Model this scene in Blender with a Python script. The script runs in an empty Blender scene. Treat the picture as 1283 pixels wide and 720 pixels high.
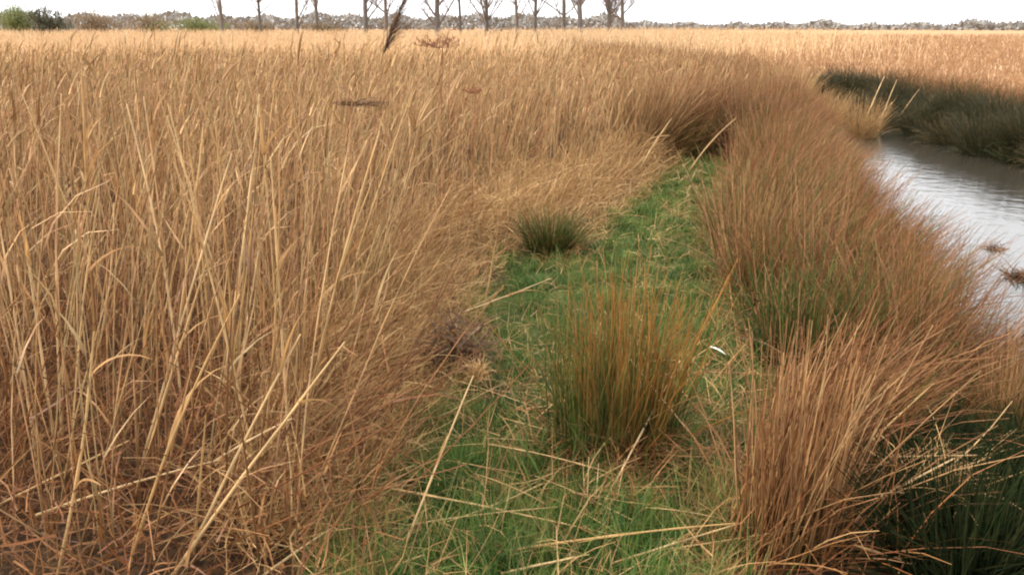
import bpy, math
import numpy as np
from mathutils import Vector

rng = np.random.default_rng(11)
R = math.radians
scene = bpy.context.scene
col = scene.collection

# ------------------------------------------------------------------ camera
CAM_H = 1.7
cam_data = bpy.data.cameras.new('camera')
cam = bpy.data.objects.new('camera', cam_data)
col.objects.link(cam)
cam.location = (0, 0, CAM_H)
cam.rotation_euler = (R(90 - 16.4), 0, 0)
cam_data.sensor_width = 36
cam_data.lens = 36 * 1111 / 1283
cam_data.clip_start = 0.02
cam_data.clip_end = 3000
scene.camera = cam

# ------------------------------------------------------------------ sky, sun, exposure
SUN_EL, SUN_AZ = 42, -95          # azimuth clockwise from +Y: behind and to the left
world = bpy.data.worlds.new('World')
scene.world = world
world.use_nodes = True
wn, wl = world.node_tree.nodes, world.node_tree.links
bg = wn['Background']
sky = wn.new('ShaderNodeTexSky')
sky.sky_type = 'NISHITA'
sky.sun_disc = False
sky.sun_elevation = R(SUN_EL)
sky.sun_rotation = R(SUN_AZ)
sky.air_density = 1.0
sky.dust_density = 3.0
hs = wn.new('ShaderNodeHueSaturation')     # thin overcast: the blue is veiled
hs.inputs['Saturation'].default_value = 0.22
wl.new(sky.outputs['Color'], hs.inputs['Color'])
veil = wn.new('ShaderNodeMix')
veil.data_type = 'RGBA'
veil.inputs[0].default_value = 0.55
veil.inputs[7].default_value = (12.5, 12.6, 12.9, 1)
wl.new(hs.outputs['Color'], veil.inputs[6])
wl.new(veil.outputs[2], bg.inputs['Color'])
bg.inputs['Strength'].default_value = 0.125
sun_data = bpy.data.lights.new('sun', 'SUN')
sun_data.energy = 2.4
sun_data.angle = R(6)
sun_data.color = (1.0, 0.90, 0.76)
sun = bpy.data.objects.new('sun', sun_data)
col.objects.link(sun)
sd = Vector((math.sin(R(SUN_AZ)) * math.cos(R(SUN_EL)), math.cos(R(SUN_AZ)) * math.cos(R(SUN_EL)), math.sin(R(SUN_EL))))
sun.rotation_euler = sd.to_track_quat('Z', 'Y').to_euler()
vs = scene.view_settings
vs.view_transform = 'Standard'
vs.look = 'None'
vs.exposure = 1.02
vs.gamma = 1
vs.use_curve_mapping = False
scene.cycles.filter_width = 2.1
scene.cycles.max_bounces = 8
scene.cycles.diffuse_bounces = 4
scene.cycles.transparent_max_bounces = 4

# ------------------------------------------------------------------ helpers
def tag(o, label=None, cat=None, group=None, kind=None):
    if label: o['label'] = label
    if cat: o['category'] = cat
    if group: o['group'] = group
    if kind: o['kind'] = kind
    return o

def U(a, b, n):
    return rng.uniform(a, b, n)

class Geo:
    """collects vertices, quads and the two stem attributes"""
    def __init__(s):
        s.v, s.f, s.var, s.al, s.n = [], [], [], [], 0
    def add(s, v, f, var, al):
        s.v.append(v); s.f.append(f + s.n); s.var.append(var); s.al.append(al); s.n += len(v)
    def mesh(s, name, mat, smooth=True):
        v = np.concatenate(s.v).astype(np.float32); f = np.concatenate(s.f).astype(np.int32)
        me = bpy.data.meshes.new(name)
        k = f.shape[1]
        me.vertices.add(len(v)); me.vertices.foreach_set('co', v.ravel())
        me.loops.add(f.size); me.loops.foreach_set('vertex_index', f.ravel())
        me.polygons.add(len(f))
        me.polygons.foreach_set('loop_start', np.arange(0, f.size, k, dtype=np.int32))
        if smooth:
            me.polygons.foreach_set('use_smooth', np.ones(len(f), dtype=bool))
        a = me.attributes.new('var', 'FLOAT', 'POINT'); a.data.foreach_set('value', np.concatenate(s.var).astype(np.float32))
        a = me.attributes.new('along', 'FLOAT', 'POINT'); a.data.foreach_set('value', np.concatenate(s.al).astype(np.float32))
        me.update(calc_edges=True)
        me.materials.append(mat)
        return me
    def obj(s, name, mat, parent=None, loc=(0, 0, 0)):
        o = bpy.data.objects.new(name, s.mesh(name, mat))
        col.objects.link(o)
        o.location = loc
        if parent: o.parent = parent
        return o

def stems(geo, base, length, az, lean, bend=0.0, r0=0.003, r1=0.001, S=4, K=3, power=1.3, var=None,
          drift=0.0, wob=0.0, prof=None, fold=0.0):
    """tapered curved stems (K sides) or leaf ribbons (K=2); returns the centre lines"""
    base = np.asarray(base, float); N = len(base)
    bc = lambda a: np.broadcast_to(np.asarray(a, float), (N,)).copy()
    length, az, lean, bend, r0, r1, drift = map(bc, (length, az, lean, bend, r0, r1, drift))
    if var is None: var = rng.random(N)
    var = bc(var)
    t = np.linspace(0, 1, S + 1)
    th = lean[:, None] + bend[:, None] * t[None] ** power
    A = az[:, None] + drift[:, None] * t[None]
    if wob: th = th + rng.normal(0, wob, th.shape)
    D = np.stack([np.sin(th) * np.cos(A), np.sin(th) * np.sin(A), np.cos(th)], -1)
    step = length[:, None, None] / S * (D[:, :-1] + D[:, 1:]) / 2
    C = base[:, None, :] + np.concatenate([np.zeros((N, 1, 3)), np.cumsum(step, 1)], 1)
    n1 = np.stack([-np.sin(A), np.cos(A), np.zeros_like(A)], -1)
    n2 = np.cross(D, n1)
    if prof is None:
        rad = r0[:, None] + (r1 - r0)[:, None] * t[None]
    else:
        rad = r0[:, None] * np.asarray(prof)[None]
    ph = rng.uniform(0, 2 * math.pi, N)
    if K == 2:
        ph = rng.uniform(-.9, .9, N)
        cs = np.cos(ph)[:, None, None] * n1 + np.sin(ph)[:, None, None] * n2
        V = np.stack([C - cs * rad[..., None], C + cs * rad[..., None]], 2)
        if fold:
            up = np.cross(cs, D)
            V = np.stack([V[:, :, 0] + up * fold * rad[..., None], C, V[:, :, 1] + up * fold * rad[..., None]], 2)
    else:
        an = ph[:, None] + np.arange(K)[None] * 2 * math.pi / K
        V = C[:, :, None, :] + rad[:, :, None, None] * (np.cos(an)[:, None, :, None] * n1[:, :, None, :] + np.sin(an)[:, None, :, None] * n2[:, :, None, :])
    M = V.shape[2]
    idx = np.arange(N * (S + 1) * M).reshape(N, S + 1, M)
    if K == 2:
        a, b = idx[:, :-1, :-1], idx[:, :-1, 1:]; c, d = idx[:, 1:, 1:], idx[:, 1:, :-1]
    else:
        nx = np.roll(idx, -1, 2)
        a, b, c, d = idx[:, :-1], nx[:, :-1], nx[:, 1:], idx[:, 1:]
    F = np.stack([a, b, c, d], -1).reshape(-1, 4)
    geo.add(V.reshape(-1, 3), F, np.repeat(var, (S + 1) * M), np.broadcast_to(t[None, :, None], (N, S + 1, M)).ravel())
    return C

def interp(pts):
    p = np.array(pts, float)
    return lambda y: np.interp(y, p[:, 0], p[:, 1])

# plan of the place, X as a function of Y (metres)
TALL = interp([(0, -.85), (2.5, -.72), (3, -.76), (4.1, -.9), (5.1, -.95), (7.2, -.81), (9, 0), (10.8, 1.15), (12.6, 2.3), (16, 3.6), (30, 4.5), (60, 3)])
PATH_L = interp([(0, -.6), (2.5, -.52), (2.9, -.47), (3.55, -.35), (4.3, -.17), (5.4, -.2), (6.6, -.13), (7.2, .7), (9, 1.3), (10.8, 1.95), (12.2, 2.5)])
PATH_R = interp([(0, .5), (2.5, .66), (3.1, .9), (3.9, 1.27), (4.55, 1.39), (5.6, 1.34), (7.2, 1.65), (9, 2.15), (10.8, 2.66), (12.2, 2.7)])
BANK = interp([(-5, 1.5), (0, 1.75), (2.5, 2.0), (3.5, 2.3), (4.5, 2.5), (5.5, 2.65), (8, 3.15), (10, 3.7), (12, 4.25), (15, 5.1), (20, 6.2), (26, 6.4), (35, 5.4), (60, 2), (90, -6)])
FAR = interp([(-5, 12), (0, 11.5), (8, 9.6), (12, 8.7), (14, 8.4), (17, 8.4), (21, 8.5), (24, 8.2), (28, 7.7), (35, 6.6), (60, 3.3), (90, -4.6)])
WATER_Z = -0.35

def sstep(a, b, x):
    t = np.clip((x - a) / (b - a), 0, 1)
    return t * t * (3 - 2 * t)

_k = [(rng.uniform(0, 6.3), rng.uniform(0, 6.3), rng.uniform(0, 6.3)) for _ in range(9)]
def bumps(x, y):
    z = 0
    for i, (a, b, c) in enumerate(_k):
        w = 0.9 * 1.55 ** i
        z = z + np.sin(w * (x * math.cos(a) + y * math.sin(a)) + b) * np.sin(w * .8 * (x * math.sin(c) - y * math.cos(c)) + c) / (1.35 ** i)
    return z

def ground_z(x, y):
    x = np.asarray(x, float); y = np.asarray(y, float)
    near, far = BANK(y), FAR(y)
    wig = .13 * np.sin(2.1 * y + .6) + .08 * np.sin(5.3 * y)
    d = np.minimum(x - near - wig, far + wig * 1.5 - x)         # > 0 inside the ditch
    cut = sstep(-.28, .55, d)
    land = .02 * bumps(x, y) * np.exp(-np.hypot(x, y) / 60) + .16 * sstep(0, 2.5, x - far)
    return land * (1 - cut) + cut * -.75

# ------------------------------------------------------------------ materials
def mat_base(name):
    m = bpy.data.materials.new(name); m.use_nodes = True
    nt = m.node_tree; nt.nodes.clear()
    return m, nt.nodes, nt.links

def ramp(n, stops):
    r = n.new('ShaderNodeValToRGB'); e = r.color_ramp.elements
    while len(e) < len(stops): e.new(.5)
    for i, (p, c) in enumerate(stops):
        e[i].position = p; e[i].color = (*c, 1)
    return r

def stem_mat(name, tips, roots=None, r_at=(0.0, 0.5), rough=.55, trans=.25, blotch=.35, spec=.3):
    """colour by stem (var) and by place along the stem (dry tip, green or brown foot; reed feet also darkened as shade)"""
    m, n, l = mat_base(name)
    av = n.new('ShaderNodeAttribute'); av.attribute_name = 'var'
    k = len(tips); rt = ramp(n, [(i / (k - 1), c) for i, c in enumerate(tips)])
    l.new(av.outputs['Fac'], rt.inputs['Fac'])
    out_c = rt.outputs['Color']
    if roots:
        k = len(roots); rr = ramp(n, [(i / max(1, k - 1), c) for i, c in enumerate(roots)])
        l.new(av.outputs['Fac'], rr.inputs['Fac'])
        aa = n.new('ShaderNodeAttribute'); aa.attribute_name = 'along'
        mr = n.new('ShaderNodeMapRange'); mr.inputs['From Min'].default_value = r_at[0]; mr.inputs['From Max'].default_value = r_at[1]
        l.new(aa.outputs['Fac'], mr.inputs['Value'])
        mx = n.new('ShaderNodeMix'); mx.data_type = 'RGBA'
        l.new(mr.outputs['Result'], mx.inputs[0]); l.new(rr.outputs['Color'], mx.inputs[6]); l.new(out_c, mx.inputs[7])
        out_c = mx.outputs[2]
    tc = n.new('ShaderNodeTexCoord')
    nz = n.new('ShaderNodeTexNoise'); nz.inputs['Scale'].default_value = 9; nz.inputs['Detail'].default_value = 5
    l.new(tc.outputs['Object'], nz.inputs['Vector'])
    mr2 = n.new('ShaderNodeMapRange'); mr2.inputs['From Min'].default_value = .3; mr2.inputs['From Max'].default_value = .7
    mr2.inputs['To Min'].default_value = 1 - blotch; mr2.inputs['To Max'].default_value = 1 + blotch
    l.new(nz.outputs['Fac'], mr2.inputs['Value'])
    hv = n.new('ShaderNodeHueSaturation')
    l.new(out_c, hv.inputs['Color']); l.new(mr2.outputs['Result'], hv.inputs['Value'])
    bs = n.new('ShaderNodeBsdfPrincipled')
    bs.inputs['Roughness'].default_value = rough
    bs.inputs['Specular IOR Level'].default_value = spec
    l.new(hv.outputs['Color'], bs.inputs['Base Color'])
    tr = n.new('ShaderNodeBsdfTranslucent'); l.new(hv.outputs['Color'], tr.inputs['Color'])
    ms = n.new('ShaderNodeMixShader'); ms.inputs['Fac'].default_value = trans
    l.new(bs.outputs[0], ms.inputs[1]); l.new(tr.outputs[0], ms.inputs[2])
    o = n.new('ShaderNodeOutputMaterial'); l.new(ms.outputs[0], o.inputs['Surface'])
    return m

M = {}
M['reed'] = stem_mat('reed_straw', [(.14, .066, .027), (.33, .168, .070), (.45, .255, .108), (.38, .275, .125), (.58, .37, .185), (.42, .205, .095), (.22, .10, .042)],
                     [(.13, .065, .025), (.22, .115, .042), (.20, .15, .05)], (0, .4))  # brown feet, darkened further to paint the shade low in the bed
M['reed_pale'] = stem_mat('reed_pale_straw', [(.48, .29, .11), (.62, .42, .20), (.70, .50, .27)], [(.38, .23, .09), (.50, .33, .15)], (0, .3), blotch=.25)
M['reed_leaf'] = stem_mat('reed_dry_leaf', [(.34, .17, .06), (.48, .28, .11), (.42, .22, .08)], trans=.4)
M['litter'] = stem_mat('russet_litter', [(.09, .036, .014), (.20, .075, .025), (.36, .18, .068), (.17, .062, .022), (.27, .11, .036)], trans=.25)
M['straw_mat'] = stem_mat('straw_mat', [(.30, .155, .06), (.46, .28, .115), (.54, .36, .165), (.36, .19, .07)], trans=.3)
M['plume'] = stem_mat('plume_dark', [(.075, .036, .016), (.15, .075, .034)], trans=.3)
M['umbel'] = stem_mat('umbel_russet', [(.24, .09, .04), (.34, .15, .065)], trans=.15)
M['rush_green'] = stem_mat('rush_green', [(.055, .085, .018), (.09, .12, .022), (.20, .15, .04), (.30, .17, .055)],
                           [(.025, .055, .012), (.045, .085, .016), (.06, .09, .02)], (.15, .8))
M['rush_deep'] = stem_mat('rush_deep_green', [(.045, .075, .016), (.08, .115, .022), (.14, .15, .035)], [(.02, .04, .01), (.035, .06, .014)], (.1, .8))
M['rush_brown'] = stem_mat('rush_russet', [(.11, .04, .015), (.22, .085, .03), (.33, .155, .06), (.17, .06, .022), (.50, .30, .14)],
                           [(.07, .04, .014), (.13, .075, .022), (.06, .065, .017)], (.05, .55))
M['rush_mixed'] = stem_mat('rush_mixed', [(.20, .09, .034), (.36, .19, .075), (.48, .30, .135), (.26, .115, .042)], [(.12, .06, .022), (.17, .095, .034)], (0, .5))
M['rush_orange'] = stem_mat('rush_orange', [(.30, .11, .022), (.38, .17, .035), (.30, .18, .045)],
                            [(.05, .07, .015), (.10, .09, .02)], (.15, .75))
M['rush_pale'] = stem_mat('rush_pale', [(.40, .22, .085), (.54, .35, .16), (.46, .27, .11)], [(.24, .13, .045), (.32, .19, .07)], (0, .4))
M['sedge_dark'] = stem_mat('sedge_dark', [(.028, .034, .012), (.05, .046, .017), (.085, .06, .022)], [(.016, .022, .008), (.028, .032, .012)], (0, .5))
M['sedge_brown'] = stem_mat('sedge_brown', [(.06, .042, .016), (.11, .07, .026), (.16, .10, .04)], [(.02, .022, .008), (.03, .03, .011)], (0, .7))
M['sedge_shaded'] = stem_mat('sedge_shaded_green', [(.009, .017, .005), (.015, .026, .007), (.035, .034, .012)], [(.006, .010, .004), (.011, .016, .005)], (0, .6), trans=.1, rough=.9, spec=.08)  # near-black colour carries the shade among the sedge
M['grass'] = stem_mat('short_grass', [(.038, .105, .018), (.08, .155, .026), (.17, .18, .04), (.28, .20, .07)], [(.03, .065, .013), (.065, .09, .019)], (0, .7), trans=.35)
M['grass_long'] = stem_mat('long_grass', [(.07, .13, .022), (.11, .17, .03), (.17, .20, .05), (.30, .25, .09)], trans=.35)
M['marsh'] = stem_mat('marsh_straw', [(.30, .15, .07), (.42, .235, .115), (.48, .29, .15), (.33, .165, .08)], [(.22, .115, .05), (.29, .165, .075)], (0, .4), trans=.3)
M['field'] = stem_mat('pale_field_straw', [(.66, .46, .25), (.74, .55, .33), (.70, .50, .29)], trans=.3)
M['bark'] = stem_mat('bare_bark', [(.10, .085, .075), (.15, .125, .10)], trans=0, blotch=.25)
M['twig'] = stem_mat('bare_twig', [(.13, .095, .075), (.18, .13, .095)], trans=0, blotch=.25)
M['bush'] = stem_mat('bush_twig', [(.16, .11, .065), (.24, .17, .10), (.20, .15, .08)], trans=.2)
M['bush_green'] = stem_mat('bush_leaf', [(.13, .16, .05), (.20, .22, .075), (.09, .11, .04)], trans=.3)
M['bush_dark'] = stem_mat('bush_dark_leaf', [(.05, .055, .03), (.08, .075, .04)], trans=.2)
M['treeline'] = stem_mat('treeline_twigs', [(.17, .155, .14), (.23, .215, .19), (.20, .185, .17)], trans=.1)
M['feather'] = stem_mat('bleached_leaf', [(.75, .74, .62), (.8, .78, .68)], trans=.2, blotch=.1)

def ground_mat():
    m, n, l = mat_base('marsh_ground')
    tc = n.new('ShaderNodeTexCoord')
    def noise(scale, detail=6):
        z = n.new('ShaderNodeTexNoise'); z.inputs['Scale'].default_value = scale; z.inputs['Detail'].default_value = detail
        l.new(tc.outputs['Object'], z.inputs['Vector']); return z.outputs['Fac']
    def mix(fac, a, b):
        x = n.new('ShaderNodeMix'); x.data_type = 'RGBA'
        l.new(fac, x.inputs[0]); l.new(a, x.inputs[6]); l.new(b, x.inputs[7]); return x.outputs[2]
    def att(name):
        a = n.new('ShaderNodeAttribute'); a.attribute_name = name; return a.outputs['Fac']
    fine, mid = noise(38), noise(5)
    peat = ramp(n, [(.3, (.018, .011, .006)), (.5, (.045, .023, .010)), (.72, (.11, .055, .022))]); l.new(fine, peat.inputs['Fac'])  # dark peat, deepened to paint occlusion in the gaps between stems
    green = ramp(n, [(.3, (.018, .03, .008)), (.55, (.045, .07, .014)), (.75, (.10, .095, .025))]); l.new(mid, green.inputs['Fac'])
    straw = ramp(n, [(.3, (.28, .15, .07)), (.5, (.38, .225, .11)), (.7, (.45, .29, .15))]); l.new(noise(.35, 10), straw.inputs['Fac'])
    c = mix(att('is_green'), peat.outputs['Color'], green.outputs['Color'])
    c = mix(att('is_straw'), c, straw.outputs['Color'])
    b = n.new('ShaderNodeBump'); b.inputs['Strength'].default_value = .7; b.inputs['Distance'].default_value = .03
    l.new(fine, b.inputs['Height'])
    bs = n.new('ShaderNodeBsdfPrincipled'); bs.inputs['Roughness'].default_value = .9; bs.inputs['Specular IOR Level'].default_value = .2
    l.new(c, bs.inputs['Base Color']); l.new(b.outputs[0], bs.inputs['Normal'])
    o = n.new('ShaderNodeOutputMaterial'); l.new(bs.outputs[0], o.inputs['Surface'])
    return m

def water_mat():
    m, n, l = mat_base('ditch_water')
    tc = n.new('ShaderNodeTexCoord')
    z = n.new('ShaderNodeTexNoise'); z.inputs['Scale'].default_value = 5; z.inputs['Detail'].default_value = 4
    l.new(tc.outputs['Object'], z.inputs['Vector'])
    b = n.new('ShaderNodeBump'); b.inputs['Strength'].default_value = .22; b.inputs['Distance'].default_value = .03
    l.new(z.outputs['Fac'], b.inputs['Height'])
    bs = n.new('ShaderNodeBsdfPrincipled')
    bs.inputs['Base Color'].default_value = (.035, .030, .022, 1)
    bs.inputs['Roughness'].default_value = .10
    bs.inputs['IOR'].default_value = 1.5
    l.new(b.outputs[0], bs.inputs['Normal'])
    o = n.new('ShaderNodeOutputMaterial'); l.new(bs.outputs[0], o.inputs['Surface'])
    return m

# ------------------------------------------------------------------ setting: ground and water
def build_ground():
    def axis(dense0, dense1, step, far):
        a = list(np.arange(dense0, dense1 + 1e-6, step)); s = step
        while a[-1] < far: s *= 1.22; a.append(a[-1] + s)
        s = step
        while a[0] > -far: s *= 1.22; a.insert(0, a[0] - s)
        return np.array(a)
    xs, ys = axis(-5, 11, .07, 1500), axis(1.5, 24, .07, 1500)
    X, Y = np.meshgrid(xs, ys)
    Z = ground_z(X, Y) + rng.normal(0, .006, X.shape) * (np.hypot(X, Y) < 30)
    v = np.stack([X, Y, Z], -1).reshape(-1, 3)
    i = np.arange(X.size).reshape(X.shape)
    f = np.stack([i[:-1, :-1], i[:-1, 1:], i[1:, 1:], i[1:, :-1]], -1).reshape(-1, 4)
    g = Geo(); g.add(v, f, np.zeros(len(v)), np.zeros(len(v)))
    o = g.obj('ground', ground_mat())
    tag(o, kind='structure')
    x, y, z = v.T
    edge = .12 * np.sin(6 * y) + .1 * np.sin(11 * x + 3 * y)
    gr = sstep(-.15, .12, x - PATH_L(y) + edge) * sstep(-.12, .15, PATH_R(y) - x + edge) * (1 - sstep(11.8, 12.6, y))
    st = np.maximum(sstep(16, 26, np.hypot(x, y)) * sstep(.6, 2, np.maximum(BANK(y) - x, x - FAR(y))), sstep(1.2, 2.4, x - FAR(y)))
    for nm, val in (('is_green', gr), ('is_straw', st)):
        a = o.data.attributes.new(nm, 'FLOAT', 'POINT'); a.data.foreach_set('value', val.astype(np.float32))
    ys = np.concatenate([np.arange(-5, 40, .8), np.arange(40, 91, 5)])
    L = np.stack([BANK(ys) - .9, ys, np.full_like(ys, WATER_Z)], -1)
    Rr = np.stack([FAR(ys) + .9, ys, np.full_like(ys, WATER_Z)], -1)
    v = np.stack([L, Rr], 1).reshape(-1, 3)
    k = np.arange(len(ys) - 1) * 2
    f = np.stack([k, k + 1, k + 3, k + 2], -1)
    g = Geo(); g.add(v, f, np.zeros(len(v)), np.zeros(len(v)))
    tag(g.obj('water', water_mat()), kind='structure')
build_ground()

def on_ground(x, y, sink=.02):
    x = np.asarray(x, float); y = np.asarray(y, float)
    return np.stack([x, y, np.maximum(ground_z(x, y), WATER_Z - .05) - sink], -1)

# ------------------------------------------------------------------ left reed bed
WIND = 0.15                                    # stems lean slightly towards +X
def scatter(n, y0, y1, left, right, bias=1.0):
    """points between two curves, denser near y0"""
    y = y0 * (y1 / y0) ** (rng.random(n) ** bias)
    a, b = left(y), right(y)
    keep = rng.random(n) < np.clip((b - a) / np.max(b - a) * 3, 0, 1)
    x = a + (b - a) * rng.random(n)
    k = (b > a) & keep
    return x[k], y[k]

def patchy(x, y, s=1.0, amt=1.0):
    return .5 + .5 * np.sin(1.7 * s * x + 2.3 * s * y + .5) * np.sin(2.6 * s * x - 1.3 * s * y + 1.1) * amt

def reed_bed():
    g = Geo()
    left = lambda y: -.62 * y - 1.8
    x, y = scatter(26500, 2.42, 34, left, lambda y: TALL(y) + .1, .95)
    # stools: stems gather round shared roots, bare gaps between
    cx = np.round(x / .19 + .8 * np.sin(y * 5.1)) ; cy = np.round(y / .19 + .8 * np.sin(x * 4.3))
    hsh = np.modf(np.abs(np.sin(cx * 12.9898 + cy * 78.233) * 43758.5453))[0]
    k = rng.random(len(x)) < (.45 + .55 * patchy(x, y, 1.4)) * (.4 + .6 * sstep(2.7, 4.4, y)) * np.where((hsh < .42) & (y < 10), .18, 1.0)
    x, y = x[k], y[k]; n = len(x)
    h = rng.normal(1.38, .13, n) * (1 - .22 * rng.random(n) ** 3) * (1 - .35 * (rng.random(n) < .3) * rng.random(n))
    h *= 1 + .08 * (patchy(x, y, .8) - .5)
    h = np.minimum(h, 1.62) * (1 - .29 * sstep(7, 26, y))
    az = rng.normal(.1, 1.0, n); lean = np.abs(rng.normal(.11, .12, n)) + .35 * (rng.random(n) < .07)
    dist = np.hypot(x, y)
    r = U(.0022, .0052, n) * np.clip(dist / 7, 1, 2.4)
    var = np.clip(.75 * rng.random(n) + .35 * patchy(x, y, .9) - .05, 0, 1)
    C = stems(g, on_ground(x, y), h, az, lean, rng.normal(.14, .16, n), r, r * .4, S=5, K=3, wob=.03, var=var)
    # dry leaves leaving the stems
    for rep in range(2):
        idx = rng.permutation(n)[: int(n * .5)]
        lvl = rng.integers(1, 5, len(idx))
        b = C[idx, lvl]
        rr = U(.003, .007, len(idx)) * np.clip(dist[idx] / 8, 1, 2.2)
        stems(g, b, U(.16, .42, len(idx)), rng.normal(.2, 1.5, len(idx)), U(.15, .8, len(idx)), U(.2, 1.5, len(idx)), rr, rr * .12,
              S=3, K=2, drift=rng.normal(0, .5, len(idx)), var=np.clip(var[idx] + rng.normal(0, .2, len(idx)), 0, 1))
    o = g.obj('reed_bed', M['reed'])
    tag(o, 'dense stand of tall dry straw-coloured reeds beside the green grass path', 'reeds', kind='stuff')
    # feathery tops further back
    g = Geo()
    m = 5200
    i = np.where(dist > 4.5)[0]; i = rng.choice(i, m)
    rr = U(.006, .013, m) * np.clip(dist[i] / 12, .8, 1.8)
    stems(g, C[i, -1], U(.09, .2, m), az[i], U(.1, .6, m), U(.1, .7, m), rr, rr * .2, S=3, K=3, var=rng.random(m))
    o2 = g.obj('reed_flower_heads', M['straw_mat'])
    o2.parent = o
    tag(o2, kind='stuff')
reed_bed()

def bed_floor():
    # russet dead leaves and broken stems under the reeds
    g = Geo()
    x, y = scatter(9000, 2.2, 9, lambda y: -.62 * y - 1.6, lambda y: TALL(y) + .32, .9)
    n = len(x)
    b = on_ground(x, y); b[:, 2] += np.abs(rng.normal(0, .14, n))
    rr = U(.0015, .005, n)
    stems(g, b, U(.06, .32, n), U(-3.14, 3.14, n), U(.3, 1.7, n), rng.normal(.3, .7, n), rr, rr * .35, S=3, K=2, drift=rng.normal(0, .8, n), wob=.12)
    x, y = scatter(900, 2.5, 8, lambda y: -.62 * y - .6, lambda y: TALL(y) + .25, .9)
    n = len(x); rr = U(.002, .0038, n)
    b = on_ground(x, y); b[:, 2] += U(0, .2, n)
    stems(g, b, U(.35, 1.0, n), rng.normal(.2, 1.4, n), U(.4, 1.3, n), rng.normal(.15, .2, n), rr, rr * .6, S=4, K=3, wob=.03)
    tag(g.obj('leaf_litter', M['litter']), 'russet tangle of dead leaves and broken stems at the foot of the reeds', 'litter', kind='stuff')
bed_floor()

def straw_mat():
    g = Geo()
    # matted straw between the standing reeds and the grass path
    x, y = scatter(12500, 2.5, 13, lambda y: TALL(y) - .3, lambda y: PATH_L(y) - .02, .8)
    n = len(x)
    w = np.clip((PATH_L(y) - x) / .7, 0, 1)
    b = on_ground(x, y); b[:, 2] += np.abs(rng.normal(0, .12, n)) * (.15 + w)
    rr = U(.0015, .004, n) * np.clip(y / 6, 1, 1.8)
    stems(g, b, U(.15, .6, n) * (.4 + .6 * w), rng.normal(-.3, 1.5, n), np.clip(rng.normal(1.05, .4, n), .2, 1.8), rng.normal(.5, .5, n), rr, rr * .3, S=4, K=2,
          drift=rng.normal(0, .7, n), wob=.1)
    x, y = scatter(5200, 2.6, 13, lambda y: TALL(y) - .2, lambda y: PATH_L(y) - .02, .8)
    n = len(x); w = np.clip((PATH_L(y) - x) / .6, .25, 1)
    rr = U(.0018, .0032, n) * np.clip(y / 6, 1, 1.8)
    stems(g, on_ground(x, y), U(.25, .75, n) * w, rng.normal(.2, 1.2, n), np.abs(rng.normal(.4, .35, n)), rng.normal(.4, .4, n), rr, rr * .4, S=4, K=3, wob=.05)
    tag(g.obj('matted_straw', M['straw_mat']), 'low matted pale straw flattened along the edge of the grass path', 'straw', kind='stuff')
straw_mat()

# ------------------------------------------------------------------ green path
def grass():
    g = Geo()
    L = lambda y: PATH_L(y) - .12; Rr = lambda y: PATH_R(y) + .1
    x, y = scatter(80000, 2.2, 12.2, L, Rr, .85)
    thin = .16 + .84 * sstep(.25, .6, patchy(x, y, 4.3) * .6 + patchy(y, x, 7.1) * .4)
    k = rng.random(len(x)) < thin; x, y = x[k], y[k]
    n = len(x)
    e = np.minimum(x - PATH_L(y), PATH_R(y) - x)
    rr = U(.0012, .0028, n) * np.clip(y / 4, 1, 2.6)
    h = U(.025, .085, n) * (.6 + 1.3 * patchy(x, y, 3.4)) * (1 + .9 * (1 - sstep(2.6, 4.2, y)))
    var = np.clip(.5 * patchy(x, y, 2.6) + .3 * patchy(y, x, 6.3) - .05 + rng.normal(0, .2, n) + .4 * (e < .12), 0, 1)
    stems(g, on_ground(x, y, .004), h, U(-3.14, 3.14, n), np.abs(rng.normal(.35, .3, n)), rng.normal(.6, .5, n), rr, rr * .15, S=2, K=2, var=var)
    tag(g.obj('short_grass', M['grass']), 'short bright green grass carpeting the path between reeds and rushes', 'grass', kind='stuff')
    g = Geo()
    x, y = scatter(3000, 2.2, 8, L, Rr, 1.2)
    n = len(x); rr = U(.0012, .0026, n)
    stems(g, on_ground(x, y), U(.10, .34, n), U(-3.14, 3.14, n), np.abs(rng.normal(.3, .35, n)), rng.normal(.8, .5, n), rr, rr * .12, S=4, K=2,
          drift=rng.normal(0, .5, n))
    x, y = scatter(9000, 2.2, 11, L, Rr, .95)
    k = rng.random(len(x)) < (sstep(.35, .8, patchy(y, x, 3.1)) * .9 + .08) * (.3 + .7 * sstep(2.8, 4, y)); x, y = x[k], y[k]; n = len(x)
    gt = Geo(); rr = U(.001, .0026, n) * np.clip(y / 5, 1, 2)
    b = on_ground(x, y); b[:, 2] += U(.02, .07, n)
    stems(gt, b, U(.04, .2, n), U(-3.14, 3.14, n), U(.7, 1.7, n), rng.normal(.3, .5, n), rr, rr * .3, S=3, K=2, wob=.12)
    x, y = scatter(2600, 2.2, 4.6, L, Rr, 1.0)
    k = rng.random(len(x)) < sstep(.3, .75, patchy(y, x, 4.1)); x, y = x[k], y[k]; n = len(x); rr = U(.0012, .003, n)
    b = on_ground(x, y); b[:, 2] += U(.02, .10, n)
    stems(gt, b, U(.06, .3, n), U(-3.14, 3.14, n), U(.5, 1.7, n), rng.normal(.3, .5, n), rr, rr * .3, S=3, K=2, wob=.12, var=U(0, .35, n))
    tag(gt.obj('grass_thatch', M['straw_mat']), 'dead brown thatch lying in patches among the green path grass', 'thatch', kind='stuff')
    tag(g.obj('long_grass', M['grass_long']), 'thin yellowing grass blades straggling up through the green path', 'grass', kind='stuff')
grass()

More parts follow.
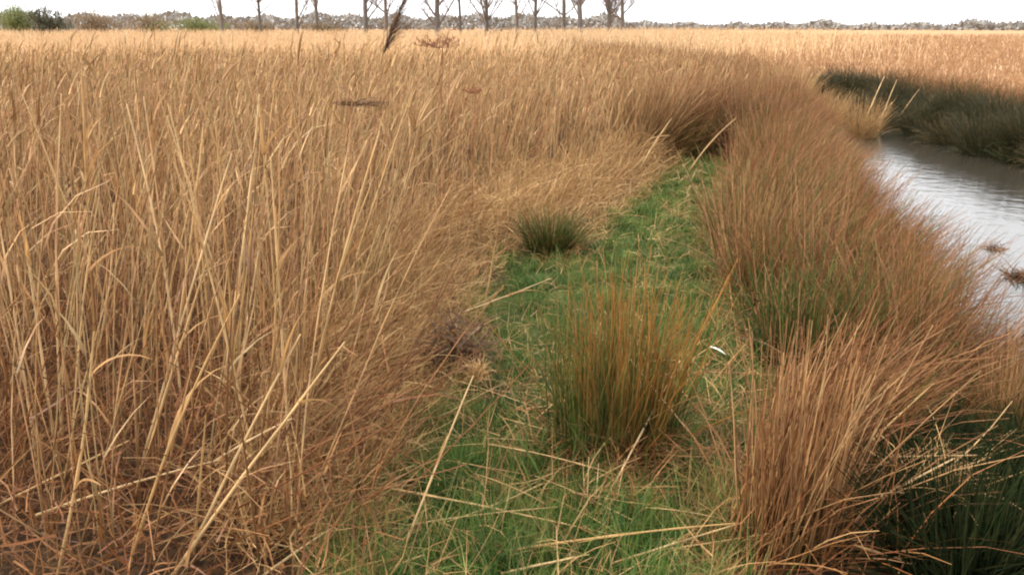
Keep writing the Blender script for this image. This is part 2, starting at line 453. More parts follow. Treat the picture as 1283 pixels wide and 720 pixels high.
# ------------------------------------------------------------------ rush tussocks
def tussock_geo(rad, h, n, wind=.12, spread=.55, mixg=.4, hvar=.2, bend=.35, S=4, r=.0022, az0=0.0, out=.35, jit=.15):
    """returns (green, brown, litter) Geo around the origin"""
    out_g = []
    for part, m in (('green', int(n * mixg)), ('brown', int(n * (1 - mixg)))):
        g = Geo()
        q = rad * out * np.sqrt(rng.random(m)); a = U(-3.14, 3.14, m)
        b = np.stack([q * np.cos(a), q * np.sin(a), np.full(m, -.03)], -1)
        vx = spread * q / (rad * out) * np.cos(a) + wind * math.cos(az0) + rng.normal(0, jit, m)
        vy = spread * q / (rad * out) * np.sin(a) + wind * math.sin(az0) + rng.normal(0, jit, m)
        lean = np.arctan(np.hypot(vx, vy)); az = np.arctan2(vy, vx)
        hh = h * np.clip(rng.normal(.85, hvar, m), .25, 1.2) * (.92 if part == 'green' else 1)
        snap = rng.random(m) < .1                       # broken, hanging stems
        lean = np.where(snap, lean + U(.3, .9, m), lean)
        rr = U(.7, 1.3, m) * r
        stems(g, b, hh, az, lean * .7, lean * bend + rng.normal(.05, .2, m), rr, rr * .35, S=S, K=3, wob=.04)
        out_g.append(g)
    g = Geo(); m = int(n * .28)
    q = rad * .9 * np.sqrt(rng.random(m)); a = U(-3.14, 3.14, m)
    b = np.stack([q * np.cos(a), q * np.sin(a), U(0, .16, m) * (1.1 - q / rad)], -1)
    rr = U(.0014, .004, m)
    stems(g, b, U(.12, .45, m), a + rng.normal(0, .9, m), U(.7, 1.6, m), rng.normal(.4, .5, m), rr, rr * .3, S=3, K=2, wob=.1)
    out_g.append(g)
    return out_g

def place(name, label, cat, parts, x, y, group=None, s=1.0, rz=0.0, sink=0.0):
    o = bpy.data.objects.new(name, None); col.objects.link(o)
    o.empty_display_size = .1
    o.location = (x, y, float(max(ground_z(x, y), WATER_Z - .03)) - sink)
    o.rotation_euler = (0, 0, rz); o.scale = (s, s, s)
    tag(o, label, cat, group)
    for nm, me in parts:
        c = bpy.data.objects.new(nm, me); col.objects.link(c); c.parent = o
        c['kind'] = 'stuff'
    return o

def kit(gs, mg, mb, ml='litter', names=('green_stems', 'brown_stems', 'dead_leaves')):
    return [(nm, g.mesh(nm, M[mm])) for nm, g, mm in zip(names, gs, (mg, mb, ml)) if g.v and sum(map(len, g.v))]

# the one in the middle of the path
def central_tussock():
    gs = tussock_geo(.30, .73, 560, wind=.03, spread=.2, mixg=.5, hvar=.2, bend=.1, S=5, r=.0032, out=.62, jit=.08)
    for v in gs[1].v: v[:, 0] += .07
    for v in gs[0].v: v[:, 0] -= .05
    t = place('rush_tussock', 'upright rush tussock, dark green below with orange-brown tips, standing alone on the grass', 'rush tussock',
              kit(gs, 'rush_green', 'rush_orange'), .40, 3.32)
    return t
central_tussock()
gl = Geo(); n = 900
a = U(-3.14, 3.14, n); q = np.abs(rng.normal(0, .26, n))
bl = on_ground(.46 + q * np.cos(a), 3.2 + q * np.sin(a)); bl[:, 2] += U(.01, .10, n)
stems(gl, bl, U(.06, .26, n), U(-3.14, 3.14, n), U(.3, 1.6, n), rng.normal(.4, .5, n), .0022, .0006, S=3, K=2, wob=.12)
tag(gl.obj('dead_rush_litter', M['litter']), 'russet dead stems heaped round the foot of the lone tussock', 'litter', kind='stuff')
gs = tussock_geo(.33, .42, 620, wind=.02, spread=.9, mixg=.85, r=.0028)
place('rush_tussock', 'small dark green rush tuft at the far side of the grass, against pale straw', 'rush tussock',
      kit(gs, 'rush_deep', 'rush_brown'), .30, 6.62)
gs = tussock_geo(.28, .50, 420, wind=.1, spread=.5, mixg=.8, r=.0024)
place('rush_tussock', 'thin green rush tuft half buried in straw at the reed bed edge', 'rush tussock',
      kit(gs, 'rush_green', 'rush_brown'), -1.0, 5.1)
gs = tussock_geo(.34, .66, 420, wind=.1, spread=.4, mixg=.85, r=.0032, out=.6)
place('rush_tussock', 'dark green rush tuft at the foot of the russet bank beside the path', 'rush tussock',
      kit(gs, 'rush_deep', 'rush_brown'), 1.50, 4.35)
gs = tussock_geo(.24, .72, 300, wind=.10, spread=.10, mixg=.4, r=.0038, out=.62, jit=.09, hvar=.28)
place('rush_tussock', 'straw-orange rush tussock with crowded leaning stems beside two fallen stalks', 'rush tussock',
      kit(gs, 'rush_brown', 'rush_mixed'), .92, 2.62)

def bank_rushes():
    looks = [('dense russet', 'rush_brown', .12, .78, 420, .22, .5), ('green-footed russet', 'rush_brown', .5, .76, 400, .22, .45),
             ('pale-tipped straw-brown', 'rush_mixed', .15, .78, 360, .25, .45), ('short bushy russet', 'rush_brown', .2, .58, 380, .15, .8),
             ('wind-bent russet', 'rush_brown', .15, .84, 460, .5, .35), ('thin upright brown', 'rush_brown', .3, .86, 300, .12, .3)]
    kits = []
    for nm, mt, mg, h, n, wd, sp in looks:
        gs = tussock_geo(.4, h, n, wind=wd, spread=sp, mixg=mg, bend=.6, r=.0031, out=.62, hvar=.26, jit=.19)
        kits.append(kit(gs, 'rush_green', mt))
    pts = []
    tries = 0
    while tries < 6000 and len(pts) < 120:
        tries += 1
        y = 3.4 * (22 / 3.4) ** rng.random()
        a, b = (PATH_R(y) + .25, BANK(y) + .12) if y < 11.8 else (TALL(y) + .3, BANK(y) + .12)
        if b <= a: continue
        x = rng.uniform(a, b)
        if y < 4.25 and x > 1.62 - (4.25 - y) * .25: continue
        if all(math.hypot(x - p, y - q) > .28 + .012 * q for p, q in pts) and math.hypot(x - 1.58, y - 4.5) > .3:
            pts.append((float(x), float(y)))
    pts = [p for p in pts if math.hypot(p[0] - 1.5, p[1] - 4.05) > .42]
    pts += [(2.05, 3.85), (2.25, 3.6), (2.4, 3.95), (2.3, 4.25), (2.0, 4.2)]
    for i, (x, y) in enumerate(pts):
        k = int(rng.integers(0, 6)); nm = looks[k][0]
        edge = BANK(y) - x
        if y > 12: where = 'on the ditch bank beyond the end of the green path'
        elif edge < .45: where = 'at the water edge of the ditch bank'
        elif x - PATH_R(y) < .55: where = 'lining the ditch side of the green path'
        else: where = 'amid others on the bank between path and water'
        s_ = rng.uniform(.85, 1.1) * (.62 + .38 * sstep(-.1, .9, edge))
        if y < 4: s_ *= .8
        place('rush_tussock', nm + ' rush tussock ' + where, 'rush tussock', kits[k], x, y, nm + ' tussocks ' + where, float(s_), rng.uniform(-.5, .5))
    # loose dead stems between them
    g = Geo()
    x, y = scatter(8000, 2.4, 20, lambda y: np.where(y < 12, PATH_R(y), TALL(y) + .2), lambda y: BANK(y) + .1, .9)
    k = ~((y < 3.9) & (x > 1.25)); x, y = x[k], y[k]
    n = len(x); rr = U(.0016, .004, n) * np.clip(y / 7, 1, 1.8)
    b = on_ground(x, y); b[:, 2] += np.abs(rng.normal(0, .1, n))
    stems(g, b, U(.2, .6, n), rng.normal(0, 1.3, n), np.abs(rng.normal(.75, .4, n)), rng.normal(.4, .4, n), rr, rr * .3, S=3, K=2, wob=.08)
    tag(g.obj('bank_litter', M['litter']), 'dead russet rush stems lying between the tussocks on the ditch bank', 'litter', kind='stuff')
bank_rushes()

def dark_corner():
    # sedge on the wet slope by the near water, shade put into its near-black green
    looks = [('low dark green', .30, 1.0, 1.2), ('taller upright dark green', .42, .55, .6), ('flattened dark green', .30, 1.5, 1.5)]
    vs_ = []
    for nm, h, sp, bd in looks:
        gs = tussock_geo(.36, h, 520, wind=.15, spread=sp, mixg=.9, r=.0036, bend=bd)
        vs_.append(kit(gs, 'sedge_shaded', 'sedge_shaded', 'sedge_shaded', names=('green_stems', 'leaf_blades', 'dead_leaves')))
    pts = [(1.75, 2.55), (1.95, 2.85), (2.1, 3.15), (1.68, 2.95), (2.25, 3.4), (1.9, 3.3), (1.55, 2.7), (2.0, 2.55), (2.15, 2.95), (1.85, 2.25), (1.4, 2.45), (1.5, 3.2), (1.75, 3.45)]
    for i, (x, y) in enumerate(pts):
        wet = 'at the water edge of the wet slope' if BANK(y) - x < .3 else 'on the wet slope below the straw-orange tussock'
        place('sedge_tuft', looks[i % 3][0] + ' sedge tuft ' + wet, 'sedge tuft', vs_[i % 3], x, y,
              looks[i % 3][0] + ' sedge tufts ' + wet, rng.uniform(.8, 1.15), rng.uniform(-3, 3))
    gs = tussock_geo(.15, .22, 230, wind=.7, spread=.4, mixg=.05, r=.002, bend=2.6, hvar=.15)
    place('dead_grass_tuft', 'pale dead grass tuft drooping over the dark sedge by the water', 'grass tuft',
          kit(gs, 'rush_pale', 'rush_pale', 'straw_mat', names=('drooping_blades', 'dry_blades', 'dead_leaves')), 1.50, 2.86, sink=-.1)
dark_corner()

def end_of_path():
    defs = [
        (2.45, 12.6, .45, 1.15, 'rush_brown', 'rush_brown', 'tall brown bushy clump closing off the end of the green path'),
        (3.15, 11.9, .5, .95, 'sedge_dark', 'rush_brown', 'dark brown rounded clump at the right end of the green path'),
        (1.75, 12.0, .4, 1.3, 'reed', 'reed', 'tall tan reed clump left of the end of the green path'),
        (4.3, 20.5, .8, 1.1, 'rush_brown', 'litter', 'dark russet mound of dead rushes rising above the far reeds'),
        (6.0, 22.5, .8, 1.05, 'litter', 'litter', 'dark russet mound of dead rushes next to pale plumed grass'),
    ]
    for x, y, rad, h, a, b, lab in defs:
        gs = tussock_geo(rad, h, 800, wind=.12, spread=.5, mixg=.45, r=.0036 if y < 15 else .006, out=.6)
        place('rush_tussock', lab, 'rush tussock', kit(gs, a, b), x, y)
    vs_ = []
    for k in range(3):
        gs = tussock_geo(.5, .95, 420, wind=.1, spread=.45, mixg=.1, r=.004, out=.6)
        vs_.append(kit(gs, 'rush_pale', 'rush_pale', 'straw_mat', names=('stems', 'dry_stems', 'dead_leaves')))
    for i, (x, y) in enumerate([(6.1, 17.5), (6.4, 18.6), (5.9, 19.4), (6.6, 19.8), (6.2, 21), (6.7, 17.2), (5.6, 18.2)]):
        place('pale_grass_clump', 'pale plumed grass clump where the ditch narrows opposite the dark bank', 'grass clump', vs_[i % 3], x, y,
              'pale grass clumps at the ditch bend', rng.uniform(.8, 1.1), rng.uniform(-.6, .6))
end_of_path()

# ------------------------------------------------------------------ far bank and marsh
def far_bank():
    looks = [('tall dark', .72, .7, .7, 'sedge_dark'), ('drooping dark', .60, 1.3, 1.8, 'sedge_dark'), ('brown-tinged dark', .62, .9, 1.2, 'sedge_brown'), ('low dense blackish', .46, 1.1, 1.3, 'sedge_shaded')]
    vs_ = []
    for nm, h, sp, bd, bm in looks:
        gs = tussock_geo(.55, h, 430, wind=.05, spread=sp, mixg=.6, r=.005, bend=bd, out=.62)
        vs_.append(kit(gs, 'sedge_dark', bm, 'sedge_dark', names=('green_stems', 'leaf_blades', 'dead_leaves')))
    i = 0
    for off, where in ((-.38, 'rooted in the water under the opposite ditch bank'), (-.05, 'overhanging the water on the opposite ditch bank'), (.42, 'on the crest of the opposite ditch bank')):
        y = 11.0
        while y < 25:
            x = float(FAR(y)) + off + rng.uniform(-.15, .15)
            k = int(rng.integers(0, 4))
            place('sedge_tussock', looks[k][0] + ' sedge tussock ' + where, 'sedge tussock', vs_[k], x, y,
                  looks[k][0] + ' sedge ' + where, rng.uniform(.8, 1.15), rng.uniform(-3, 3))
            y += rng.uniform(.32, .55); i += 1
    vs2 = []
    for k in range(3):
        gs = tussock_geo(.5, .62, 420, wind=.1, spread=.6, mixg=.25, r=.005, out=.6)
        vs2.append(kit(gs, 'rush_green', 'rush_brown'))
    y = 11.0
    while y < 24:
        x = float(FAR(y)) + rng.uniform(.9, 1.3)
        place('rush_tussock', 'brown rush tussock along the top of the opposite ditch bank', 'rush tussock', vs2[i % 3], x, y,
              'rush tussocks on the opposite bank', rng.uniform(.75, 1.1), rng.uniform(-.6, .6))
        y += rng.uniform(.6, 1.0); i += 1
    g = Geo()
    n = 30000
    y = 9 * (160 / 9) ** (rng.random(n) ** .9)
    x = FAR(y) + .7 + rng.random(n) ** 1.2 * (.75 * y + 6)
    d = np.hypot(x, y)
    rr = U(.004, .009, n) * np.clip(d / 16, 1, 6)
    var = np.clip(.5 * rng.random(n) + .5 * patchy(x, y, .25), 0, 1)
    stems(g, on_ground(x, y), rng.normal(.46, .1, n), U(-3.14, 3.14, n), np.abs(rng.normal(.25, .2, n)), rng.normal(.3, .3, n), rr, rr * .25, S=3, K=3, var=var)
    tag(g.obj('marsh_grass', M['marsh']), 'broad flat marsh of tan dry grass across the ditch', 'marsh grass', kind='stuff')
    # the marsh beyond the reed bed, in the middle of the view
    g = Geo()
    n = 16000
    y = 16 * (58 / 16) ** (rng.random(n))
    a, b = np.minimum(TALL(np.minimum(y, 30)) - .5, 3), np.where(y < 60, BANK(y) - .2, .5 * y)
    x = a + (b - a) * rng.random(n)
    k = b > a; x, y = x[k], y[k]; n = len(x)
    d = np.hypot(x, y); rr = U(.004, .009, n) * np.clip(d / 16, 1, 5)
    stems(g, on_ground(x, y), rng.normal(.85, .18, n), U(-3.14, 3.14, n), np.abs(rng.normal(.18, .15, n)), rng.normal(.2, .2, n), rr, rr * .3, S=3, K=3)
    tag(g.obj('far_reeds', M['reed']), 'low tan reeds on the near side of the ditch beyond the path', 'reeds', kind='stuff')
    # pale field strip behind the reed bed on the left
    g = Geo()
    n = 16000
    y = U(36, 95, n); x = U(-1, 0, n) * (.75 * y + 8) + (.22 + .25 * rng.random(n) ** 3) * y
    rr = U(.012, .028, n)
    stems(g, on_ground(x, y), rng.normal(1.42, .1, n), U(-3.14, 3.14, n), np.abs(rng.normal(.2, .15, n)), rng.normal(.2, .2, n), rr, rr * .3, S=3, K=3)
    tag(g.obj('pale_field', M['field']), 'pale cream strip of cut reeds behind the tall reed bed', 'field', kind='stuff')
far_bank()

# ------------------------------------------------------------------ single stalks
F_PX = 1111.0; SP, CP = math.sin(R(16.4)), math.cos(R(16.4))
def plan(px, py, dist=None, z=0.0):
    """survey helper: a sighted point, either at height z or at a known distance along +Y"""
    u = (px - 641.5) / F_PX; v = (360 - py) / F_PX
    dx, dy, dz = u, CP + v * SP, -SP + v * CP
    t = dist / dy if dist is not None else (z - CAM_H) / dz
    return Vector((dx * t, dy * t, CAM_H + dz * t))

def stalk_profile(S, nodes=True):
    t = np.linspace(0, 1, S + 1)
    p = 1 - .55 * t
    if nodes: p = p * (1 + .28 * (np.arange(S + 1) % 4 == 2))
    return p

def single_stalk(name, label, p0, p1, r=.004, bow=.05, mat='reed_pale', group=None, leaves=2, cat='reed stalk', S=13, plume=None):
    d = Vector(p1) - Vector(p0); L = d.length
    lean = math.acos(max(-1, min(1, d.z / L))); az = math.atan2(d.y, d.x)
    g = Geo()
    C = stems(g, [(0, 0, 0)], L, az, lean - bow / 2, bow, r, r, S=S, K=6, power=1, wob=.012, prof=stalk_profile(S), drift=0)[0]
    o = g.obj(name, M[mat], loc=p0)
    tag(o, label, cat, group)
    for k in range(leaves):
        i = int(rng.integers(4, S - 1))
        lg = Geo()
        stems(lg, [C[i]], rng.uniform(.14, .34), az + rng.normal(0, .8), max(.1, lean + rng.uniform(-.5, .5)), rng.uniform(.2, 1.3), r * 1.5, r * .15, S=6, K=2,
              drift=rng.normal(0, .4), fold=.35)
        lg.obj('leaf', M['reed_leaf'], o)
    if plume:
        pg = Geo(); m = 240
        t = rng.random(m)
        b = C[-1] + (C[-1] - C[-3]) / np.linalg.norm(C[-1] - C[-3]) * (t[:, None] - .6) * plume
        stems(pg, b, U(.3, .6, m) * plume * (1.1 - t), az + rng.normal(0, .5, m), lean + rng.normal(.25, .25, m), U(0, .6, m), .0032, .001, S=3, K=2, wob=.08)
        pg.obj('plume', M['plume'], o)
    return o

Z = lambda p: (p[0], p[1], float(ground_z(p[0], p[1])) - .02)
def stand(px0, py0, px1, py1, ddepth=0.0, **k):
    """a stalk rooted at a sighted ground point, its tip sighted at (almost) the same distance"""
    b = plan(px0, py0)
    b = Vector(Z(b)); tip = plan(px1, py1, dist=b.y + ddepth)
    return b, tip

LONG = [
    ('longest pale reed stalk slanting over the dark gap at the foot of the reed bed', (205, 735, 432, 428), .0045, .06, 1, None),
    ('pale reed stalk slanting beside the longest one, rooted in the same dark gap', (228, 715, 376, 418), .0042, .05, 1, None),
    ('short pale upright reed stalk rising from the dark gap by the slanting stalks', (243, 700, 259, 520), .004, .02, 0, None),
    ('tall curved pale reed stalk rising from the russet litter, bent back near its top', (70, 725, 118, 415), .0042, -.14, 2, None),
    ('pale reed stalk arching from the litter up into the reed bed', (160, 715, 302, 368), .004, .18, 2, None),
    ('thick bright reed stalk standing tall above its neighbours with a slight kink', (268, 560, 325, 118), .0058, -.08, 2, None),
    ('thick pale vertical reed stalk standing straight in the reed bed', (122, 500, 103, 92), .0058, .03, 2, None),
    ('thick reed stalk with a brown joint, between the vertical and the kinked stalks', (205, 520, 256, 155), .005, -.06, 2, None),
    ('slender reed stalk leaning into the open reed tops', (178, 400, 238, 78), .0052, .05, 1, None),
    ('reed stalk slanting low across the bed towards the green rush tuft', (230, 520, 424, 285), .004, .08, 1, None),
    ('upright pale straw stalk at the straw edge before the green grass', (603, 400, 622, 300), .0042, -.05, 0, None),
    ('long thin stalk leaning out of the straw over the near green grass', (500, 705, 592, 470), .003, .04, 1, None),
    ('long bent stalk arching over the end of the green path', (862, 215, 922, 148), .010, .35, 0, None),
    ('pale stalk leaning beside the dark clump at the end of the path', (795, 222, 842, 148), .010, .2, 0, None),
]
for lab, (a, b, c, d), r, bow, lv, gp in LONG:
    p0, p1 = stand(a, b, c, d)
    single_stalk('reed_stalk', lab, p0, p1, r * (1.45 if r < .009 else 1), bow, leaves=lv)

# many more standing reeds one can pick out
for i in range(84):
    y = rng.uniform(2.9, 6.5); x = rng.uniform(-.58 * y - .1, float(TALL(y)) - .05)
    h = rng.uniform(1.0, 1.55); side = int(rng.integers(0, 3)); ln = (rng.uniform(.12, .38), rng.uniform(0, .06), rng.uniform(.1, .25))[side]
    az = (rng.normal(0, .4), rng.uniform(-3, 3), rng.normal(3.1, .4))[side]
    pale = rng.random() < .7; lv = int(rng.integers(0, 4))
    rad = rng.uniform(.0035, .0062)
    lab = ('thick ' if rad > .005 else 'slender ') + ('pale ' if pale else 'brownish ') + ('bare', 'one-leaved', 'leafy', 'leafy')[lv] + ' reed stalk ' + \
          ('leaning towards the path', 'standing bolt upright', 'leaning away from the path')[side] + (' in the front row of reeds' if y < 4.3 else ' deeper in the reed bed')
    p0 = Vector(Z((x, y)))
    p1 = p0 + Vector((math.sin(ln) * math.cos(az), math.sin(ln) * math.sin(az), math.cos(ln))) * h
    single_stalk('reed_stalk', lab, p0, p1, rad, rng.normal(.05, .12), group=lab.replace('stalk', 'stalks'),
                 leaves=lv, mat='reed_pale' if pale else 'reed')

# reed with a dark plume, dead umbels
p0 = Vector(Z((-1.25, 5.6))); p1 = plan(497, 22, dist=5.9)
single_stalk('plumed_reed', 'reed with a dark feathery plume leaning above the reed bed', p0, p1, .005, .3, leaves=2, plume=.42, cat='reed')
p0 = Vector(Z((-1.3, 5.0))); p1 = plan(445, 135, dist=5.1)
o = single_stalk('plumed_reed', 'reed with a dark drooping plume hanging sideways among the pale stems', p0, p1, .004, .12, leaves=1, cat='reed')
pg = Geo(); m = 110
b = np.array(p1 - p0) + np.stack([U(-.13, .1, m), rng.normal(0, .008, m), .02 + rng.normal(0, .008, m)], -1)
stems(pg, b, U(.06, .15, m), rng.normal(0, .25, m), U(1.1, 1.6, m), U(.2, .9, m), .002, .0007, S=3, K=2)
pg.obj('plume', M['plume'], o)

def umbel(label, top, w, spokes=16):
    p0 = Vector(Z((top.x - .02, top.y + .03)))
    h = top.z - p0.z
    o = bpy.data.objects.new('dead_umbel', None); col.objects.link(o); o.location = p0
    tag(o, label, 'dead umbel', None)
    g = Geo(); stems(g, [(0, 0, 0)], h - .04, 0, .02, .03, .006, .004, S=10, K=6, wob=.01); g.obj('stem', M['umbel'], o)
    g = Geo()
    C = stems(g, np.repeat([[0.02, 0, h - .05]], spokes, 0), w * U(.45, .62, spokes), np.linspace(0, 6.28, spokes, False), U(1.15, 1.5, spokes), -.1, .0022, .0015, S=4, K=3)
    g.obj('spokes', M['umbel'], o)['kind'] = 'stuff'
    g = Geo()
    tips = C[:, 2:].reshape(-1, 3); tips = np.repeat(tips, 5, 0); n = len(tips)
    stems(g, tips + rng.normal(0, .006, tips.shape), U(.012, .028, n), U(-3.1, 3.1, n), U(0, 1.2, n), 0, .0028, .002, S=2, K=3)
    g.obj('seed_heads', M['umbel'], o)['kind'] = 'stuff'
umbel('russet dead flower with a flat spread head standing above the reeds', plan(549, 52, dist=7.0), .32)
umbel('small brown dead flower head lower among the reeds', plan(592, 110, dist=7.4), .14, 9)

# fallen stalks: both ends sighted at a small height over the ground
FALLEN = [
    ('long fallen reed stalk lying over the russet litter, ending at the bent stalk', (45, 645, .16), (278, 574, .28), .0042),
    ('broken pale reed stalk leaning across the slanting stalks', (270, 577, .27), (366, 524, .42), .0038),
    ('fallen pale stalk over the litter below the curved stalk', (-10, 636, .10), (162, 552, .30), .004),
    ('short fallen stalk at the dark foot of the reed bed beside the grass', (328, 722, .05), (418, 660, .14), .0042),
    ('short stalk sloping down from the litter to the dark gap', (388, 662, .03), (332, 596, .24), .003),
    ('pale stalk sticking out of the straw over the bright green grass', (560, 398, .12), (690, 349, .20), .0042),
    ('long pale stalk lying across the near green grass', (490, 612, .10), (770, 672, .06), .0034),
    ('fallen stalk lying from the green grass to the orange tussock', (622, 692, .05), (925, 655, .14), .0042),
    ('thin fallen stalk next to the foot of the orange tussock', (765, 706, .05), (935, 652, .12), .0034),
    ('short fallen stalk on the grass near the slender leaning stalk', (465, 722, .05), (532, 694, .10), .0036),
    ('short fallen stalk lying flat on the near green grass', (628, 718, .05), (738, 694, .08), .0036),
    ('pale stalk crossing in front of the lone tussock, leaning right', (752, 640, .03), (852, 452, .34), .0034),
    ('pale stalk crossing in front of the lone tussock, leaning left', (884, 566, .05), (788, 448, .46), .003),
    ('thick pale stalk propped over the dark sedge by the dead grass tuft', (1092, 628, .22), (1196, 574, .36), .0042),
    ('fallen stalk lying from the straw tussock to the propped stalk', (1010, 634, .16), (1140, 616, .24), .0036),
    ('thin fallen stalk lying in front of the dead grass tuft', (1100, 668, .12), (1248, 652, .10), .0034),
    ('thin stalk reaching over the dark wet slope to the water', (1180, 606, .20), (1300, 594, .14), .003),
    ('fallen stalk sloping down the dark bank', (1070, 682, .12), (1200, 722, .03), .0036),
    ('short stalk poking up from the dark sedge', (1202, 696, .02), (1238, 664, .12), .003),
    ('thin dim stalk lying above the dead grass tuft', (1115, 572, .28), (1225, 570, .24), .003),
    ('dry stalk leaning across the russet stems of the bank', (1085, 560, .15), (1170, 480, .40), .0036),
    ('bent dry stalk hanging from the straw tussock towards the dead grass tuft', (1120, 585, .18), (1050, 540, .46), .0036),
]
for lab, a, b, r in FALLEN:
    p0, p1 = plan(a[0], a[1], z=a[2]), plan(b[0], b[1], z=b[2])
    single_stalk('fallen_reed_stalk', lab, p0, p1, r * 1.3, rng.normal(.06, .07), leaves=int(rng.integers(0, 2)), cat='fallen stalk')

GF = 'fallen stalks over the near grass'
for i in range(26):
    y = rng.uniform(2.5, 3.6); x = rng.uniform(float(PATH_L(y)) - .1, float(PATH_R(y)) + .2)
    p0 = Vector(Z((x, y))) + Vector((0, 0, rng.uniform(.03, .1)))
    a = rng.normal(.15, .6) + (math.pi if rng.random() < .5 else 0); L = rng.uniform(.2, .55)
    p1 = p0 + Vector((math.cos(a) * L, math.sin(a) * L, rng.uniform(-.01, .1)))
    single_stalk('fallen_reed_stalk', 'thin dry stalk strewn over the near grass by the orange tussock', p0, p1, rng.uniform(.0018, .003), rng.normal(.1, .15), group=GF, leaves=0, cat='fallen stalk', S=8)

# far bank stalks over the dark sedge
for a, b in [((1098, 168), (1124, 100)), ((1112, 170), (1152, 112)), ((1128, 168), (1172, 118)), ((1085, 150), (1108, 96)), ((1094, 158), (1118, 128))]:
    p0 = plan(*a, dist=18.6); p1 = plan(*b, dist=18.8)
    single_stalk('reed_stalk', 'pale reed stalk slanting across the dark opposite bank', p0, p1, .013, .15, group='stalks on the dark opposite bank', leaves=0)

def curl(name, label, cat, p, L, az, lean, bend, r, mat):
    g = Geo(); stems(g, [(0, 0, 0)], L, az, lean, bend, r, r * .3, S=9, K=2, fold=.4, prof=np.sin(np.linspace(.5, 3.0, 10)), power=1)
    o = g.obj(name, M[mat], loc=p); tag(o, label, cat); return o
curl('curled_leaf', 'bleached white curled leaf lying on the green grass', 'leaf', plan(889, 434, z=.11), .11, -.9, 1.35, .7, .004, 'feather')
curl('arching_grass', 'broad pale green blade arching over the near grass', 'grass blade', plan(682, 612, z=.03), .26, 2.4, .35, .8, .0045, 'grass_long')
curl('arching_grass', 'narrow yellow blade arching beside the broad pale green one', 'grass blade', plan(668, 622, z=.02), .2, 2.2, .2, 1.0, .003, 'grass_long')
for a, b, lab in [((906, 585), (910, 470), 'tall thin green blade standing by the straw tussock'), ((946, 520), (948, 428), 'thin straight green blade near the white curled leaf'),
                  ((735, 648), (738, 572), 'cut pale stub standing upright on the near grass'), ((746, 640), (750, 580), 'thinner cut pale stub beside the other stub')]:
    p0 = Vector(Z(plan(*a))); p1 = plan(*b, dist=p0.y + .05)
    single_stalk('upright_straw', lab, p0, p1, .003, .06, mat='grass_long' if 'green' in lab else 'reed_pale', leaves=0, cat='grass stem')

# pale seed tuft and dark hollow debris at the straw edge, debris in the water
def debris(name, label, cat, p, w, n, mat, lean=(.8, 1.7), r=.004, zs=.3):
    g = Geo(); a = U(-3.14, 3.14, n); q = w * np.sqrt(rng.random(n)) * .5
    stems(g, np.stack([q * np.cos(a), q * np.sin(a), np.abs(rng.normal(0, w * zs, n))], -1), U(.4, .9, n) * w, U(-3.14, 3.14, n), U(lean[0], lean[1], n),
          rng.normal(.5, .6, n), r, r * .3, S=4, K=2, wob=.15)
    tag(g.obj(name, M[mat], loc=p), label, cat)
debris('seed_tuft', 'small pale fluffy tuft at the straw edge beside a dark hollow', 'seed tuft', plan(598, 472, z=.10), .10, 160, 'rush_pale', lean=(.2, 1.6), r=.0025, zs=.25)
debris('rotting_leaves', 'dark clump of rotting leaves in the straw beside the pale tuft', 'dead leaves', plan(568, 452, z=.08), .26, 240, 'plume', r=.006)
debris('floating_debris', 'small dark clot of weed floating on the open water', 'weed', plan(1247, 312, z=WATER_Z), .16, 70, 'plume', r=.005, zs=.05)
debris('floating_debris', 'larger dark weed raft floating near the rushes', 'weed', plan(1282, 348, z=WATER_Z), .26, 150, 'plume', r=.006, zs=.05)

# ------------------------------------------------------------------ trees and bushes on the horizon
def bare_tree(label, x, y, h, r=.16, group=None, twigs=9, nl=16):
    z0 = float(ground_z(x, y))
    o = bpy.data.objects.new('bare_tree', None); col.objects.link(o); o.location = (x, y, z0 - .1)
    tag(o, label, 'tree', group)
    g = Geo()
    C = stems(g, [(0, 0, 0)], h, rng.uniform(-3, 3), .03, rng.normal(.05, .08), r, r * .12, S=14, K=7, wob=.03)[0]
    g.obj('trunk', M['bark'], o)
    g = Geo()
    i = rng.integers(2, 14, nl); t = i / 14
    Cl = stems(g, C[i], h * (.42 - .24 * t) * U(.7, 1.2, nl), U(-3.14, 3.14, nl), U(.5, 1.0, nl), rng.normal(-.25, .2, nl), r * .38 * (1.1 - t), r * .05, S=7, K=4, wob=.07)
    b = np.repeat(Cl[:, 2:].reshape(-1, 3), twigs // 2, 0); n = len(b)
    Ct = stems(g, b, h * U(.05, .16, n), U(-3.14, 3.14, n), U(.2, 1.5, n), rng.normal(-.1, .3, n), r * .07, r * .03, S=4, K=3, wob=.1)
    b = np.repeat(Ct[:, 1:].reshape(-1, 3), 2, 0); n = len(b)
    stems(g, b, h * U(.02, .07, n), U(-3.14, 3.14, n), U(.1, 1.2, n), 0, r * .035, r * .02, S=2, K=3)
    g.obj('crown', M['twig'], o)['kind'] = 'stuff'

TREES = [(300, 88), (345, 96), (388, 82), (412, 100), (468, 78), (492, 92), (553, 74), (582, 90), (612, 84), (648, 98), (668, 80), (703, 92), (722, 76), (757, 84), (772, 95)]
for i, (px, d) in enumerate(TREES):
    bare_tree('bare grey tree in the row on the horizon behind the reed bed', (px - 641.5) / F_PX * d * 1.02, d, rng.uniform(9, 17), rng.uniform(.14, .26), 'bare trees on the horizon', 9, int(rng.integers(12, 24)))
bare_tree('bare tree standing alone over the marsh at the far side of the ditch', .60 * 140, 136, 9, .25, None, 10, 24)

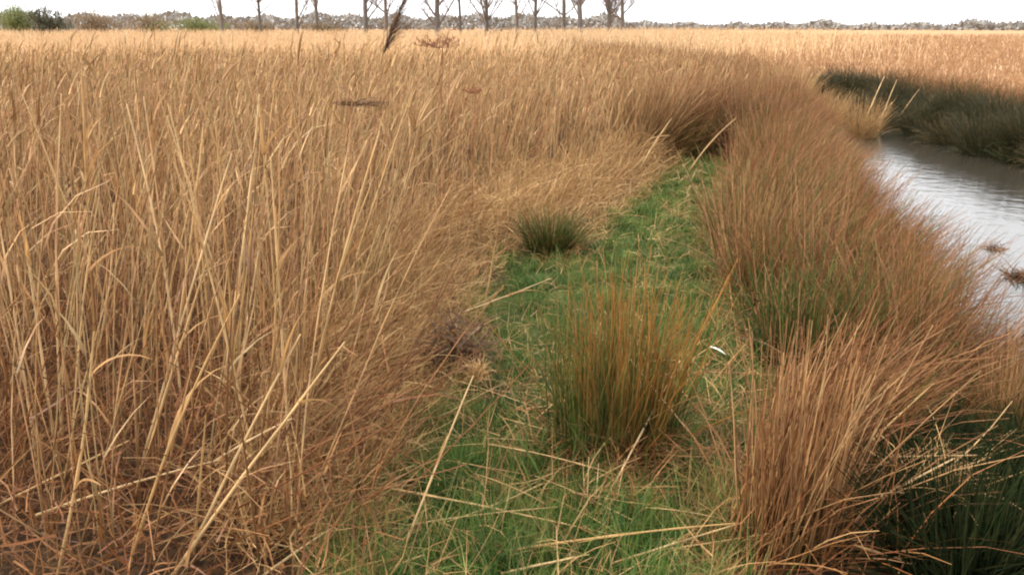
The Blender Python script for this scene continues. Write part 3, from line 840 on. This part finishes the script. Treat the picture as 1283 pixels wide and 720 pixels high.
def bush(label, x, y, w, h, leaf, group=None, n=2600, sz=.06):
    z0 = float(ground_z(x, y))
    o = bpy.data.objects.new('bush', None); col.objects.link(o); o.location = (x, y, z0 - .05)
    tag(o, label, 'bush', group)
    g = Geo(); m = 12
    C = stems(g, np.stack([rng.normal(0, .025, m), rng.normal(0, .025, m), np.zeros(m)], -1), h * U(.6, .95, m), U(-3.14, 3.14, m), U(.05, .5, m), U(-.1, .4, m), .05, .012, S=6, K=5, wob=.07)
    g.obj('trunk', M['bark'], o)
    g = Geo()
    cl = 26
    c = np.stack([rng.normal(0, w * .25, cl), rng.normal(0, w * .25, cl), h * U(.2, .85, cl)], -1)
    c = np.concatenate([c, C[:, 3:].reshape(-1, 3)])
    b = c[rng.integers(0, len(c), n)] + rng.normal(0, 1, (n, 3)) * np.array([w, w, h * .8]) * .1
    b[:, 2] = np.clip(b[:, 2], .02, None)
    stems(g, b, U(.12, .4, n), U(-3.14, 3.14, n), U(.1, 1.5, n), rng.normal(0, .4, n), sz * U(.4, 1, n), sz * .2, S=2, K=2)
    g.obj('crown', M[leaf], o)['kind'] = 'stuff'
BUSH = [(10, 92, 5, 2.4, 'bush', 'brown twiggy bush in the hedge behind the pale field'), (60, 86, 3.4, 2.5, 'bush_green', 'yellow-green bush standing out in the hedge behind the pale field'),
        (92, 84, 3.0, 2.2, 'bush_dark', 'dark bush next to the yellow-green one in the hedge'), (150, 95, 6, 2.1, 'bush', 'brown twiggy bush in the hedge behind the pale field'),
        (215, 98, 6, 2.0, 'bush', 'brown twiggy bush in the hedge behind the pale field'), (270, 95, 5, 1.7, 'bush_green', 'dull green low bush at the end of the hedge by the bare trees'),
        (340, 99, 5, 1.5, 'bush', 'brown twiggy bush in the hedge behind the pale field'), (420, 99, 5, 1.4, 'bush', 'brown twiggy bush in the hedge behind the pale field')]
for px, d, w, h, lf, lab in BUSH:
    bush(lab, (px - 641.5) / F_PX * d * 1.02, d, w * 1.25, h * 1.55, lf, 'hedge bushes' if lf == 'bush' else None)
bush('small brown bush alone in the middle of the tan marsh', .308 * 95, 95, 1.0, .9, 'bush', None, 900)
bush('large bush at the foot of the lone tree over the marsh', .59 * 130, 128, 5, 2.8, 'bush', None)

def treeline():
    g = Geo(); n = 26000
    th = U(-.75, .75, n); d = U(380, 460, n)
    x = d * np.sin(th); y = d * np.cos(th)
    top = 2.0 + 3.4 * (1 - sstep(.08, .16, th)) + 1.1 * np.sin(th * 23) * np.sin(th * 61 + 1) + .8 * np.sin(th * 140)
    b = np.stack([x, y, rng.random(n) ** .8 * np.maximum(top, 1.2)], -1)
    stems(g, b, U(.6, 1.8, n), U(-3.14, 3.14, n), U(0, 1.4, n), 0, U(.45, 1.0, n), .2, S=2, K=2)
    tag(g.obj('distant_woodland', M['treeline']), 'thin grey line of distant woodland along the horizon', 'woodland', kind='stuff')
treeline()
